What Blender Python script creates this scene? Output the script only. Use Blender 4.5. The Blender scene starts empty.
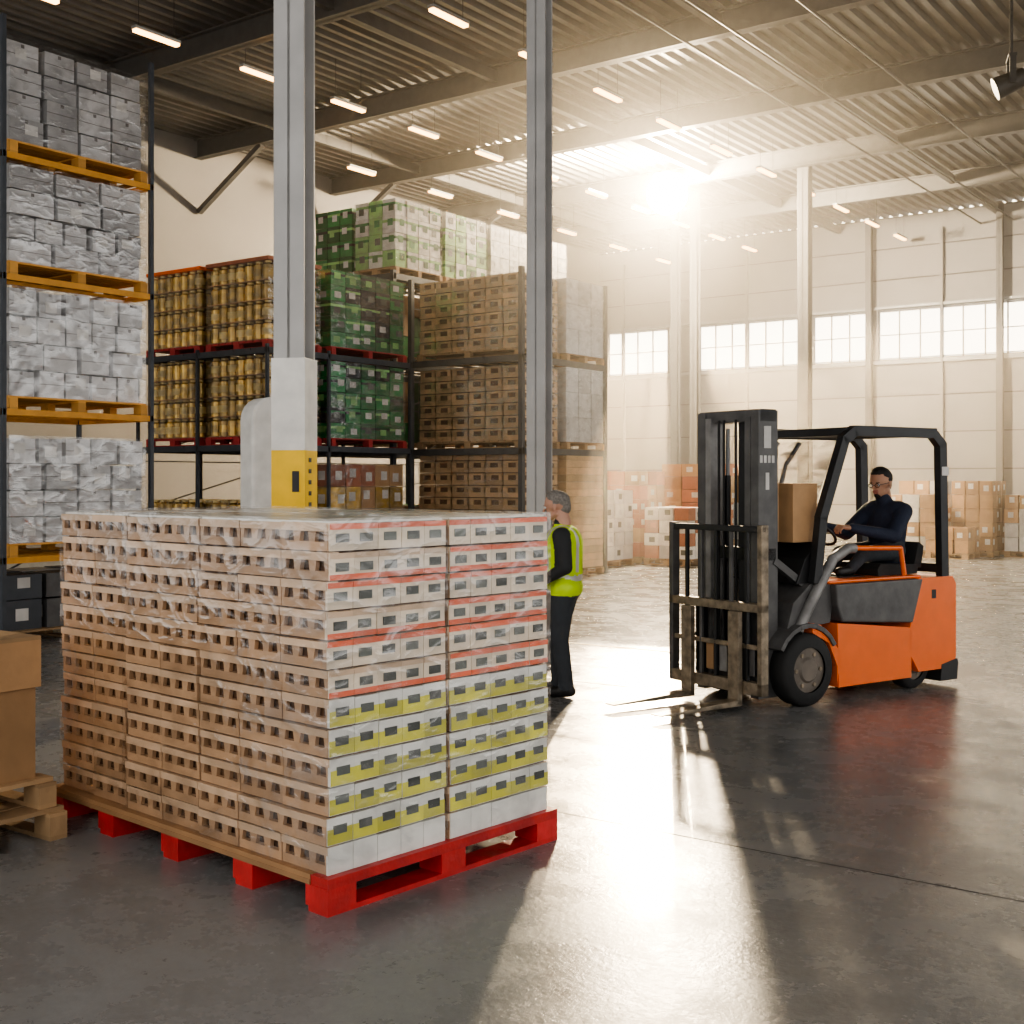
import bpy, bmesh, math, random
from mathutils import Vector, Matrix
random.seed(7)
R36=math.radians(36)
def cam2w(r,d,z=0.0):
    c,s=math.cos(R36),math.sin(R36)
    return (c*r-s*d, s*r+c*d, z)

# ---------------------------------------------------------------- materials
def M(name,col,rough=.6,metal=0.,var=.12,scale=6,bump=0.,coat=0.,isl=0.,bscale=None,spec=.5,stretch=(1,1,1)):
    m=bpy.data.materials.new(name); m.use_nodes=True
    nt=m.node_tree; N=nt.nodes; L=nt.links
    b=N['Principled BSDF']
    tc=N.new('ShaderNodeTexCoord'); mp=N.new('ShaderNodeMapping'); mp.inputs['Scale'].default_value=stretch
    L.new(tc.outputs['Object'],mp.inputs[0])
    nz=N.new('ShaderNodeTexNoise'); nz.inputs['Scale'].default_value=scale; nz.inputs['Detail'].default_value=4
    L.new(mp.outputs[0],nz.inputs['Vector'])
    mr=N.new('ShaderNodeMapRange'); mr.inputs[1].default_value=.3; mr.inputs[2].default_value=.7
    mr.inputs[3].default_value=1-var; mr.inputs[4].default_value=1+var
    L.new(nz.outputs['Fac'],mr.inputs[0])
    hsv=N.new('ShaderNodeHueSaturation'); hsv.inputs['Color'].default_value=(*col,1)
    val=mr.outputs[0]
    if isl>0:
        g=N.new('ShaderNodeNewGeometry'); m2=N.new('ShaderNodeMapRange')
        m2.inputs[3].default_value=1-isl; m2.inputs[4].default_value=1+isl
        L.new(g.outputs['Random Per Island'],m2.inputs[0])
        mu=N.new('ShaderNodeMath'); mu.operation='MULTIPLY'
        L.new(mr.outputs[0],mu.inputs[0]); L.new(m2.outputs[0],mu.inputs[1]); val=mu.outputs[0]
    L.new(val,hsv.inputs['Value']); L.new(hsv.outputs[0],b.inputs['Base Color'])
    b.inputs['Roughness'].default_value=rough; b.inputs['Metallic'].default_value=metal
    b.inputs['Coat Weight'].default_value=coat; b.inputs['Coat Roughness'].default_value=.15
    b.inputs['Specular IOR Level'].default_value=spec
    if bump>0:
        n2=N.new('ShaderNodeTexNoise'); n2.inputs['Scale'].default_value=bscale or scale*3; n2.inputs['Detail'].default_value=3
        L.new(mp.outputs[0],n2.inputs['Vector'])
        bp=N.new('ShaderNodeBump'); bp.inputs['Strength'].default_value=bump; bp.inputs['Distance'].default_value=.02
        L.new(n2.outputs['Fac'],bp.inputs['Height']); L.new(bp.outputs[0],b.inputs['Normal']); 
        if coat>0: L.new(bp.outputs[0],b.inputs['Coat Normal'])
    return m
def E(name,col,s):
    m=bpy.data.materials.new(name); m.use_nodes=True
    nt=m.node_tree; nt.nodes.clear()
    e=nt.nodes.new('ShaderNodeEmission'); e.inputs[0].default_value=(*col,1); e.inputs[1].default_value=s
    o=nt.nodes.new('ShaderNodeOutputMaterial'); nt.links.new(e.outputs[0],o.inputs[0])
    m.cycles.emission_sampling='NONE'; return m
def film(name,op=.16,sc=9,st=.5,ro=.14):
    m=bpy.data.materials.new(name); m.use_nodes=True
    nt=m.node_tree; nt.nodes.clear();N=nt.nodes;L=nt.links
    tc=N.new('ShaderNodeTexCoord');mp=N.new('ShaderNodeMapping');mp.inputs['Scale'].default_value=(1,1,1.8);mp.inputs['Rotation'].default_value=(.3,.25,0)
    L.new(tc.outputs['Object'],mp.inputs[0])
    nz=N.new('ShaderNodeTexNoise');nz.inputs['Scale'].default_value=sc;nz.inputs['Detail'].default_value=2;nz.inputs['Distortion'].default_value=.6;L.new(mp.outputs[0],nz.inputs['Vector'])
    bp=N.new('ShaderNodeBump');bp.inputs['Strength'].default_value=st;bp.inputs['Distance'].default_value=.03;L.new(nz.outputs['Fac'],bp.inputs['Height'])
    t=N.new('ShaderNodeBsdfTransparent');g=N.new('ShaderNodeBsdfGlossy');g.inputs['Roughness'].default_value=ro;L.new(bp.outputs[0],g.inputs['Normal'])
    mr=N.new('ShaderNodeMapRange');mr.inputs[1].default_value=.42;mr.inputs[2].default_value=.68;mr.inputs[3].default_value=op*.35;mr.inputs[4].default_value=op*2.2;L.new(nz.outputs['Fac'],mr.inputs[0])
    mx=N.new('ShaderNodeMixShader');L.new(mr.outputs[0],mx.inputs[0]);L.new(t.outputs[0],mx.inputs[1]);L.new(g.outputs[0],mx.inputs[2])
    o=N.new('ShaderNodeOutputMaterial');L.new(mx.outputs[0],o.inputs[0]);return m

steel=M('steel_grey_paint',(.30,.31,.32),.5,.2)
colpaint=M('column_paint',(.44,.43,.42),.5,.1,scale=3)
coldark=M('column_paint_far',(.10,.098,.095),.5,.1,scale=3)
white_p=M('white_paint',(.76,.74,.70),.5)
yellow_p=M('yellow_paint',(.90,.56,.01),.45,var=.1)
linep=M('floor_line_paint',(.70,.55,.25),.5,var=.3,scale=9)
dark=M('dark_metal',(.035,.036,.038),.45,.4)
rackm=M('rack_dark',(.07,.078,.09),.5,.3)
rack_or=M('rack_orange',(.72,.34,.05),.5)
pal_y=M('pallet_yellow_wood',(.62,.32,.08),.7,isl=.3)
pal_w=M('pallet_wood',(.40,.26,.14),.8,isl=.25,bump=.3)
pal_r=M('pallet_red',(.48,.028,.028),.45,isl=.15,var=.3,bump=.25)
pal_dr=M('pallet_dark_red',(.42,.04,.04),.6)
deckw=M('deck_plywood',(.34,.19,.09),.7,isl=.1)
brown=M('cardboard_brown',(.42,.25,.125),.7,isl=.22,bump=.1)
brownL=M('crate_tan',(.60,.40,.22),.6,isl=.22,bump=.15,coat=.3)
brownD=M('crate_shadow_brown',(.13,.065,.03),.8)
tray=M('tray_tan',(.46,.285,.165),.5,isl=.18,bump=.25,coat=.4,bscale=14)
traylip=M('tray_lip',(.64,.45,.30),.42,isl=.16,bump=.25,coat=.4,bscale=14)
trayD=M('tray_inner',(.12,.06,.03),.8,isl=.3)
cream=M('carton_cream',(.84,.70,.54),.4,isl=.1,coat=.5,bump=.2,bscale=14)
redb=M('carton_red_band',(.82,.15,.06),.4,isl=.15,coat=.6,bump=.2,bscale=14)
whiteb=M('carton_white',(.82,.81,.76),.35,isl=.06,coat=.6,bump=.25,bscale=14)
lime=M('carton_lime',(.66,.62,.08),.4,isl=.25,coat=.6,bump=.2,bscale=14)
labelm=M('label_dark_green',(.09,.10,.09),.4,isl=.5,coat=.4)
grey_c=M('carton_grey',(.49,.48,.48),.45,isl=.3,bump=.25,coat=.25,bscale=6)
greyT=M('carton_grey_seam',(.20,.18,.17),.6)
silver=M('wrap_silver',(.60,.60,.60),.35,isl=.15,bump=.4,coat=.5,bscale=7,metal=.2)
gold=M('wrapped_gold',(.50,.32,.07),.22,.35,isl=.5,var=.4,bump=.4,coat=.7,bscale=12)
goldL=M('label_gold',(.72,.56,.24),.35,isl=.3)
green=M('carton_green',(.015,.17,.045),.35,isl=.6,coat=.5,var=.3,bump=.2)
greenL=M('carton_light_green',(.26,.52,.18),.4,isl=.3,coat=.5)
whitec=M('carton_white_plain',(.64,.62,.59),.5,isl=.15)
redc=M('carton_red_brown',(.42,.15,.08),.6,isl=.25)
orange=M('forklift_orange',(.95,.16,.004),.28,var=.05,coat=.4)
fgrey=M('forklift_grey',(.10,.098,.097),.42,var=.3,bump=.1)
flgrey=M('forklift_light_grey',(.26,.255,.25),.45,.2,var=.3)
rubber=M('rubber',(.022,.022,.022),.75,bump=.2)
hub=M('wheel_hub',(.17,.145,.12),.5,.3,var=.3)
wornm=M('worn_steel',(.27,.22,.16),.45,.5,var=.45,bump=.2,scale=12)
skin_a=M('skin_light',(.60,.34,.25),.5,var=.06)
skin_b=M('skin_tan',(.46,.25,.16),.5,var=.06)
hair_g=M('hair_grey',(.24,.22,.20),.8,var=.3,scale=60)
hair_b=M('hair_black',(.015,.012,.01),.7,var=.3,scale=60)
hivis=M('hivis_lime',(.66,.95,.02),.6,var=.08,bump=.2)
reflect=M('reflective_tape',(.65,.66,.66),.3,.3)
jacket=M('jacket_charcoal',(.035,.037,.04),.8,bump=.4,bscale=20)
navy=M('jacket_navy',(.018,.025,.05),.8,bump=.4,bscale=20)
jeans=M('jeans_dark',(.045,.052,.062),.85,bump=.3,bscale=25)
shoe=M('shoe_black',(.015,.015,.015),.5)
eye_w=M('eye_white',(.8,.8,.8),.2); eye_d=M('eye_dark',(.02,.01,.01),.2)
lamp_e=E('strip_light_tube',(1,.50,.16),11)
sun_ball_e=E('sun_stand_in_glow',(1,.85,.60),260)  # glow of the added ball that stands in for the sun
filmA=film('stretch_film',.12,6,.6)
filmB=film('stretch_film_heavy',.15,5,.45)
filmC=film('stretch_film_top',.34,4,.4,.25)

# ---------------------------------------------------------------- mesh builder
class MB:
    def __init__(s): s.v=[];s.f=[];s.m=[];s.sm=[];s.mats=[];s.T=Matrix.Identity(4)
    def mi(s,m):
        if m not in s.mats: s.mats.append(m)
        return s.mats.index(m)
    def add(s,vs,fs,m,smooth=False):
        o=len(s.v); k=s.mi(m)
        s.v+= [tuple(s.T@Vector(v)) for v in vs]
        for f in fs: s.f.append([o+i for i in f]); s.m.append(k); s.sm.append(smooth)
    def b(s,x0,x1,y0,y1,z0,z1,m):
        if x0>x1:x0,x1=x1,x0
        if y0>y1:y0,y1=y1,y0
        vs=[(x0,y0,z0),(x1,y0,z0),(x1,y1,z0),(x0,y1,z0),(x0,y0,z1),(x1,y0,z1),(x1,y1,z1),(x0,y1,z1)]
        s.add(vs,[(3,2,1,0),(4,5,6,7),(0,1,5,4),(1,2,6,5),(2,3,7,6),(3,0,4,7)],m)
    def prism(s,pts,y0,y1,m):
        n=len(pts)
        vs=[(p[0],y0,p[1]) for p in pts]+[(p[0],y1,p[1]) for p in pts]
        fs=[tuple(range(n)),tuple(range(2*n-1,n-1,-1))]
        for i in range(n):
            j=(i+1)%n; fs.append((j,i,n+i,n+j))
        s.add(vs,fs,m)
    def cyl(s,p0,p1,r0,r1,m,n=16,caps=True):
        p0=Vector(p0);p1=Vector(p1);a=(p1-p0).normalized()
        u=a.orthogonal().normalized();w=a.cross(u)
        vs=[];
        for p,r in((p0,r0),(p1,r1)):
            for i in range(n):
                t=2*math.pi*i/n; vs.append(p+r*(math.cos(t)*u+math.sin(t)*w))
        fs=[(i,(i+1)%n,n+(i+1)%n,n+i) for i in range(n)]
        s.add(vs,fs,m,True)
        if caps: s.add(vs,[tuple(range(n-1,-1,-1)),tuple(range(n,2*n))],m)
    def tube(s,pts,r,m,n=10):
        for a,b in zip(pts[:-1],pts[1:]): s.cyl(a,b,r,r,m,n)
        for p in pts[1:-1]: s.ball(p,r,m,8)
    def beam(s,p0,p1,w,h,m):
        p0=Vector(p0);p1=Vector(p1);a=(p1-p0).normalized()
        side=a.cross(Vector((0,0,1)))
        if side.length<1e-3: side=Vector((0,1,0))
        side.normalize(); up=side.cross(a)
        vs=[]
        for p in(p0,p1):
            for sx,sz in((-1,-1),(1,-1),(1,1),(-1,1)): vs.append(p+side*sx*w/2+up*sz*h/2)
        s.add(vs,[(0,1,2,3)[::-1],(4,5,6,7),(0,1,5,4),(1,2,6,5),(2,3,7,6),(3,0,4,7)],m)
    def ball(s,c,r,m,n=12,sc=(1,1,1)):
        vs=[];fs=[];c=Vector(c);k=n//2
        vs.append(c+Vector((0,0,-r*sc[2])))
        for i in range(1,k):
            ph=-math.pi/2+math.pi*i/k
            for j in range(n):
                t=2*math.pi*j/n; vs.append(c+Vector((r*math.cos(ph)*math.cos(t)*sc[0],r*math.cos(ph)*math.sin(t)*sc[1],r*math.sin(ph)*sc[2])))
        vs.append(c+Vector((0,0,r*sc[2]))); top=len(vs)-1
        for j in range(n): fs.append((0,1+(j+1)%n,1+j))
        for i in range(k-2):
            for j in range(n):
                a=1+i*n+j;b_=1+i*n+(j+1)%n; fs.append((a,b_,b_+n,a+n))
        o=1+(k-2)*n
        for j in range(n): fs.append((o+j,o+(j+1)%n,top))
        s.add(vs,fs,m,True)
    def wrap(s,x0,x1,y0,y1,z0,z1,m,top=True,topm=None):
        vs=[(x0,y0,z0),(x1,y0,z0),(x1,y1,z0),(x0,y1,z0),(x0,y0,z1),(x1,y0,z1),(x1,y1,z1),(x0,y1,z1)]
        fs=[(0,1,5,4),(1,2,6,5),(2,3,7,6),(3,0,4,7)]
        s.add(vs,fs,m)
        if top: s.add(vs,[(4,5,6,7)],topm or m)
    def make(s,name,loc=(0,0,0),rz=0,bevel=0,parent=None):
        me=bpy.data.meshes.new(name); me.from_pydata(s.v,[],s.f)
        for m in s.mats: me.materials.append(m)
        me.polygons.foreach_set('material_index',s.m); me.polygons.foreach_set('use_smooth',s.sm)
        me.update(); o=bpy.data.objects.new(name,me); bpy.context.collection.objects.link(o)
        o.location=loc;o.rotation_euler=(0,0,rz)
        if bevel:
            md=o.modifiers.new('bevel','BEVEL');md.width=bevel;md.segments=2;md.limit_method='ANGLE';md.angle_limit=math.radians(40);md.use_clamp_overlap=True
        if parent: o.parent=parent
        return o
def empty(name,loc,rz):
    e=bpy.data.objects.new(name,None);bpy.context.collection.objects.link(e);e.location=loc;e.rotation_euler=(0,0,rz);return e

# ---------------------------------------------------------------- room
X0,X1,Y0,Y1,ZC=-23,9,-3,37,9.9
fm=bpy.data.materials.new('polished_concrete');fm.use_nodes=True
nt=fm.node_tree;N=nt.nodes;L=nt.links;b=N['Principled BSDF']
tc=N.new('ShaderNodeTexCoord')
def noise(sc,det=6,ro=.6):
    n=N.new('ShaderNodeTexNoise');n.inputs['Scale'].default_value=sc;n.inputs['Detail'].default_value=det;n.inputs['Roughness'].default_value=ro
    L.new(tc.outputs['Object'],n.inputs['Vector']);return n.outputs['Fac']
def mrange(x,a,b_,c,d):
    n=N.new('ShaderNodeMapRange');n.inputs[1].default_value=a;n.inputs[2].default_value=b_;n.inputs[3].default_value=c;n.inputs[4].default_value=d
    L.new(x,n.inputs[0]);return n.outputs[0]
def mth(op,x,y):
    n=N.new('ShaderNodeMath');n.operation=op
    for i,q in enumerate((x,y)):
        if isinstance(q,(int,float)): n.inputs[i].default_value=q
        else: L.new(q,n.inputs[i])
    return n.outputs[0]
big=noise(.35);mid=noise(2.2);fine=noise(28,4,.7);scr=noise(7,8,.75)
v=mth('MULTIPLY',mrange(big,.3,.7,.8,1.15),mrange(mid,.3,.7,.82,1.15))
v=mth('MULTIPLY',v,mrange(fine,.3,.7,.92,1.06))
v=mth('MULTIPLY',v,mrange(scr,.3,.7,.88,1.08))
sep=N.new('ShaderNodeSeparateXYZ');L.new(tc.outputs['Object'],sep.inputs[0])
def joint(axis,off,period):
    q=mth('ABSOLUTE',mth('SUBTRACT',mth('FLOORED_MODULO',mth('ADD',sep.outputs[axis],period/2-off),period),period/2),0)
    return mth('LESS_THAN',q,.008)
jj=joint('Y',5.68,9.5)
v=mth('MULTIPLY',v,mrange(jj,0,1,1,.08))
hs=N.new('ShaderNodeHueSaturation');hs.inputs['Color'].default_value=(.215,.215,.212,1);L.new(v,hs.inputs['Value']);L.new(hs.outputs[0],b.inputs['Base Color'])
L.new(mth('MAXIMUM',mth('MULTIPLY',jj,.9),mrange(mth('ADD',mth('MULTIPLY',mid,.6),mth('MULTIPLY',scr,.4)),.35,.65,.18,.36)),b.inputs['Roughness'])
bp=N.new('ShaderNodeBump');bp.inputs['Strength'].default_value=.16;bp.inputs['Distance'].default_value=.01
L.new(mth('ADD',mth('MULTIPLY',scr,.4),fine),bp.inputs['Height']);L.new(bp.outputs[0],b.inputs['Normal'])
f=MB();f.b(X0-.3,X1+4,Y0-6,Y1+.3,-.2,0,fm);f.make('floor')
m=MB();m.b(-8.3,-4.9,11.62,11.70,.0,.003,linep);m.b(-7.6,-5.2,9.46,9.52,.0,.003,whitec);m.make('floor_marking')

wallm=M('wall_panel',(.25,.245,.24),.6,var=.06,scale=1.5)
wallg=M('wall_panel_groove',(.10,.097,.095),.7)
walll=M('wall_plaster',(.23,.22,.21),.8,var=.06,scale=1)
wf=M('window_frame',(.30,.28,.26),.5)
ceilm=M('corrugated_steel',(.135,.13,.125),.42,.5,var=.15,scale=2)
beamm=M('roof_beam_steel',(.10,.097,.093),.5,.2)

WZ0,WZ1=5.55,7.05
wins=[(-22.7,-20.3),(-19.1,-15.5),(-15.05,-13.3),(-12.95,-6.0),(-5.6,1.5),(2,8.6)]
w=MB()
z=0
while z<WZ0-.01:
    z2=min(z+1.11,WZ0); w.b(X0,X1,Y1,Y1+.2,z,z2-.04,wallm); w.b(X0,X1,Y1+.03,Y1+.2,z2-.04,z2,wallg); z=z2
z=WZ1
while z<ZC-.01:
    z2=min(z+.95,ZC); w.b(X0,X1,Y1,Y1+.2,z,z2-.04,wallm); w.b(X0,X1,Y1+.03,Y1+.2,z2-.04,z2,wallg); z=z2
px=X0
for a,b2 in wins: w.b(px,a,Y1,Y1+.2,WZ0,WZ1,wallm); px=b2
w.b(px,X1,Y1,Y1+.2,WZ0,WZ1,wallm)
w.make('wall_back')
for i,(a,b2) in enumerate(wins):
    m=MB(); n=max(2,round((b2-a)/.62))
    for k in range(n+1):
        x=a+(b2-a)*k/n; m.b(x-.02,x+.02,Y1+.06,Y1+.10,WZ0,WZ1,wf)
    for z in (WZ0+.03,(WZ0+WZ1)/2,WZ1-.03): m.b(a,b2,Y1+.065,Y1+.095,z-.015,z+.015,wf)
    m.make('window_%d'%(i+1))
m=MB();m.b(X0-.2,X0,Y0,Y1+.2,0,ZC,walll);m.make('wall_left')
m=MB();m.b(X0,X0+.06,Y0,Y1,0,.25,steel);m.make('baseboard_left')
m=MB()
m.b(X0+.01,X1,Y1-.12,Y1,WZ0-.16,WZ0-.04,steel);m.b(X0+.01,X1,Y1-.1,Y1,WZ1+.04,WZ1+.12,steel);m.make('trim_1')
c=MB();prof=[];x=X0
while x<X1:
    prof+=[(x,ZC),(x+.10,ZC),(x+.14,ZC+.09),(x+.26,ZC+.09),(x+.30,ZC)]; x+=.30
vs=[];fs=[]
for (a,zz) in prof: vs+=[(a,Y0,zz),(a,Y1+.2,zz)]
for i in range(len(prof)-1): fs.append((2*i,2*i+1,2*i+3,2*i+2))
c.add(vs,fs,ceilm); c.b(X0-.2,X1+.2,Y0,Y1+.2,ZC+.15,ZC+.3,ceilm); c.make('ceiling')
m=MB()
def ibeamX(m,y,zt,h,wd,mt):
    m.b(X0,X1,y-wd/2,y+wd/2,zt-.03,zt,mt);m.b(X0,X1,y-wd/2,y+wd/2,zt-h,zt-h+.03,mt);m.b(X0,X1,y-.015,y+.015,zt-h,zt,mt)
y=1.0
while y<37:
    ibeamX(m,y,ZC,.45,.22,beamm); y+=4.5
for x in (-20,-14.2,-9.4,-4.2,1):
    m.b(x-.06,x+.06,Y0,Y1,ZC-.32,ZC-.1,beamm)
m.make('roof_beams')
m=MB()
for x in (-9.9,-9.0,-7.6):
    m.cyl((x,Y0,ZC-.52),(x,Y1,ZC-.52),.025,.025,dark,8)
m.make('ceiling_pipes')
m=MB()
for y in (14.5,19,23.5,28):
    m.beam((-22.95,y,8.2),(-20.8,y,9.45),.12,.12,beamm)
m.make('roof_braces')

def column(name,x,y,wd,paint=None,rz=0,fl=None):
    m=MB();h=wd/2;t=.022
    P=paint or colpaint
    m.b(-h,h,-h,-h+t,0,ZC,P);m.b(-h,h,h-t,h,0,ZC,P);m.b(-.012,.012,-h,h,0,ZC,P)
    m.b(-h-.08,h+.08,-h-.08,h+.08,0,.03,P)
    if fl:
        g=h+.012
        m.b(-g,g,-g,g,.03,fl[0],yellow_p);m.b(-g,g,-g,g,fl[0],fl[1],white_p)
        for k in range(5): m.b(g,g+.004,-.05,.0,1.68+k*.075,1.71+k*.075,dark)
        m.b(.03,.08,-g-.004,-g,1.78,1.92,dark)
    m.make(name,(x,y,0),rz,bevel=.004)
x,y,_=cam2w(-1.48,8.3); column('steel_column',x,y,.215,rz=math.radians(25),fl=(2.06,2.68))
x,y,_=cam2w(.275,12.2); column('steel_column',x,y,.20,rz=math.radians(12))
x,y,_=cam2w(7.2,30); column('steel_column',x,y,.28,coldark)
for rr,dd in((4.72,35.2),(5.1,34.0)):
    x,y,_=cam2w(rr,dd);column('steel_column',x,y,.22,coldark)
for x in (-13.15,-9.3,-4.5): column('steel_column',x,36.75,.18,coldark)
m=MB()
for x in(-22,-17.3,-11,-7.2,-2): m.b(x-.04,x+.04,36.86,36.995,0,ZC-.5,wallm)
m.make('trim_2')

def striprow(x,ys,z=9.1):
    m=MB()
    for y in ys:
        m.b(x-.06,x+.06,y-.45,y+.45,z,z+.05,steel);m.b(x-.05,x+.05,y-.43,y+.43,z-.045,z,lamp_e)
        for q in(-.35,.35): m.cyl((x,y+q,z+.05),(x,y+q,ZC),.006,.006,dark,6)
    m.make('strip_light_row')
striprow(-12.0,[10.1+2.37*i for i in range(12)])
striprow(-16.4,[8.2+2.25*i for i in range(13)])
striprow(-19.6,[21+2.9*i for i in range(6)])
lx,ly,_=cam2w(3.98,31.3)
m=MB();m.ball((0,0,0),.52,sun_ball_e,20);m.cyl((0,0,.47),(0,0,.56),.38,.2,dark,20);m.cyl((0,0,.56),(0,0,ZC-9.22),.03,.03,dark,8)
m.make('sun_stand_in_lamp',(lx,ly,9.2))  # added hanging ball lamp, stands in for the sun in the roof
sx,sy,_=cam2w(6.55,16)
m=MB();m.cyl((-.2,0,-.10),(.16,0,.04),.15,.12,dark,20);m.b(-.04,.04,-.18,-.15,-.08,.28,dark);m.b(-.04,.04,.15,.18,-.08,.28,dark);m.b(-.05,.05,-.18,.18,.27,.31,dark);m.cyl((0,0,.3),(0,0,ZC-7.15),.02,.02,dark,8);m.b(.12,.24,-.08,.08,-.02,.12,dark)
m.make('ceiling_spotlight',(sx,sy,7.1),math.radians(20))

# ---------------------------------------------------------------- pallets & loads
def pallet(m,x0,x1,y0,y1,z,mt,top=None,h=.144):
    top=top or mt; bw=.1
    for yy in(y0,(y0+y1)/2-bw/2,y1-bw):
        m.b(x0,x1,yy,yy+bw,z,z+.022,mt)
        for xx in(x0,(x0+x1)/2-.07,x1-.14): m.b(xx,xx+.14,yy,yy+bw,z+.022,z+h-.04,mt)
    n=max(5,int((x1-x0)/.16)); st=(x1-x0)/n
    for i in range(n): m.b(x0+i*st,x0+i*st+st*.82,y0,y1,z+h-.022,z+h,top)
    for yy in(y0,(y0+y1)/2-bw/2,y1-bw): m.b(x0,x1,yy,yy+bw,z+h-.04,z+h-.022,mt)
    return z+h
def cartons(m,x0,x1,y0,y1,z,nx,ny,hs,mats,jit=.008,label=None,tape=None,prob=1,band=None):
    for k,h in enumerate(hs):
        for i in range(nx):
            for j in range(ny):
                if 0<i<nx-1 and 0<j<ny-1 and k<len(hs)-1: continue
                dx=(x1-x0)/nx;dy=(y1-y0)/ny
                a=x0+i*dx+.004+random.uniform(0,jit);b_=x0+(i+1)*dx-.004-random.uniform(0,jit)
                c_=y0+j*dy+.004+random.uniform(0,jit);d=y0+(j+1)*dy-.004-random.uniform(0,jit)
                mt=random.choice(mats); m.b(a,b_,c_,d,z+.002,z+h-.003-random.uniform(0,jit*.5),mt)
                e=.003
                if band:
                    bm_=random.choice(band); za,zb=z+h*.62,z+h*.78
                    m.b(a,b_,c_-e*.5,c_,za,zb,bm_);m.b(b_,b_+e*.5,c_,d,za,zb,bm_)
                if label and random.random()<prob:
                    lw=min(.16,(b_-a)*.4);lh=h*.4; zz=z+h*random.uniform(.2,.45)
                    lab=random.choice(label)
                    u=a+(b_-a)*random.uniform(.15,.5)
                    m.b(u,u+lw,c_-e,c_,zz,zz+lh,lab)
                    u=c_+(d-c_)*random.uniform(.15,.5)
                    m.b(b_,b_+e,u,u+lw,zz,zz+lh,lab)
                if tape:
                    m.b(a,b_+.002,(c_+d)/2-.02,(c_+d)/2+.02,z+h-.06,z+h-.001-jit*.5,tape)
                    m.b(b_,b_+.002,c_,d,z+h*.5-.004,z+h*.5+.004,tape)
        z+=h
    return z
def crates(m,x0,x1,y0,y1,z,n,h,nx,ny,A=None,B=None):
    A=A or brownL;B=B or brownD
    for k in range(n):
        for i in range(nx):
            for j in range(ny):
                dx=(x1-x0)/nx;dy=(y1-y0)/ny
                a=x0+i*dx+.005;b_=x0+(i+1)*dx-.005;c_=y0+j*dy+.005;d=y0+(j+1)*dy-.005
                q=random.uniform(0,.02);a+=q;c_+=q
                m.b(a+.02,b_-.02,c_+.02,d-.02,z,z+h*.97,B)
                m.b(a,b_,c_,d,z+.002,z+h*.40,A)
                m.b(a,b_,c_,d,z+h*.78,z+h*.93,A)
                for s in (0,.74):
                    m.b(a+(b_-a)*s,a+(b_-a)*(s+.26),c_,c_+.03,z+h*.38,z+h*.80,A)
                    m.b(b_-.03,b_,c_+(d-c_)*s,c_+(d-c_)*(s+.26),z+h*.38,z+h*.80,A)
        z+=h
    return z
def drums(m,x0,x1,y0,y1,z,nl,h,nx,ny):
    for k in range(nl):
        m.b(x0,x1,y0,y1,z,z+.02,brown)
        for i in range(nx):
            for j in range(ny):
                if 0<i<nx-1 and 0<j<ny-1: continue
                dx=(x1-x0)/nx;dy=(y1-y0)/ny;cx=x0+(i+.5)*dx;cy=y0+(j+.5)*dy;r=min(dx,dy)*.49
                m.cyl((cx,cy,z+.02),(cx,cy,z+h*.80),r,r,gold,12,False);m.cyl((cx,cy,z+h*.80),(cx,cy,z+h*.9),r,r*.6,gold,12,False)
                m.cyl((cx,cy,z+h*.9),(cx,cy,z+h),r*.62,r*.62,goldL,12)
                m.cyl((cx,cy,z+h*.25),(cx,cy,z+h*.6),r*1.01,r*1.01,goldL if random.random()<.4 else gold,12,False)
        z+=h
    return z
def rack(name,x0,x1,y0,y1,levels,top,bm=rackm,xs=None,ys=None,pw=.09,brace=True,th=.12):
    m=MB();xs=xs or[x0,x1-pw];ys=ys or[y0,y1-pw]
    for x in xs:
        for y in ys: m.b(x,x+pw,y,y+pw,0,top,rackm);m.b(x-.03,x+pw+.03,y-.03,y+pw+.03,0,.015,rackm)
        z=.3
        while z+1.0<top and (brace or x==xs[0]):
            m.beam((x+pw/2,ys[0]+pw/2,z),(x+pw/2,ys[-1]+pw/2,z+.9),.02,.02,rackm);z+=1.0
            m.beam((x+pw/2,ys[0]+pw/2,z-.1),(x+pw/2,ys[-1]+pw/2,z-.1),.02,.02,rackm)
    for z in levels:
        for y in ys: m.b(x0,x1,y+.01,y+pw-.01,z-th,z,bm)
        for x in xs: m.b(x+.01,x+pw-.01,y0,y1,z-th,z,bm)
        n=int((x1-x0)/.4)
        for i in range(1,n): m.b(x0+i*(x1-x0)/n-.02,x0+i*(x1-x0)/n+.02,y0,y1,z-.04,z-.002,bm)
    return m.make(name)

# --- near-left rack with grey cartons
LV=[1.0,2.65,4.15,5.5]
rack('pallet_rack',-13.95,-12.42,7.56,9.58,LV,7.0,bm=rack_or,pw=.05,brace=False,th=.07)
hh=[1.2,1.22,1.1,1.14]
for z,h in zip(LV,hh):
    m=MB();t=pallet(m,-13.8,-12.44,7.66,9.5,z,pal_y,h=.15)
    nl=4;t2=t
    for q in range(nl):
        nn=random.choice([3,4,5]);off=random.uniform(-.02,.02)
        t2=cartons(m,-13.75,-12.50+off,7.68,9.48,t2,3,nn,[h/nl],[grey_c],.04,tape=greyT,label=[whitec],prob=.25)
    m.wrap(-13.76,-12.465,7.67,9.50,t,t2+.01,filmB)
    m.make('pallet_of_grey_cartons')
m=MB();t=pallet(m,-13.8,-12.6,7.7,9.5,0,pal_w);cartons(m,-13.7,-12.7,7.72,9.4,t,2,3,[.35,.3],[rackm,fgrey,grey_c],.04,label=[whitec]);m.make('pallet_of_dark_crates')

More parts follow.
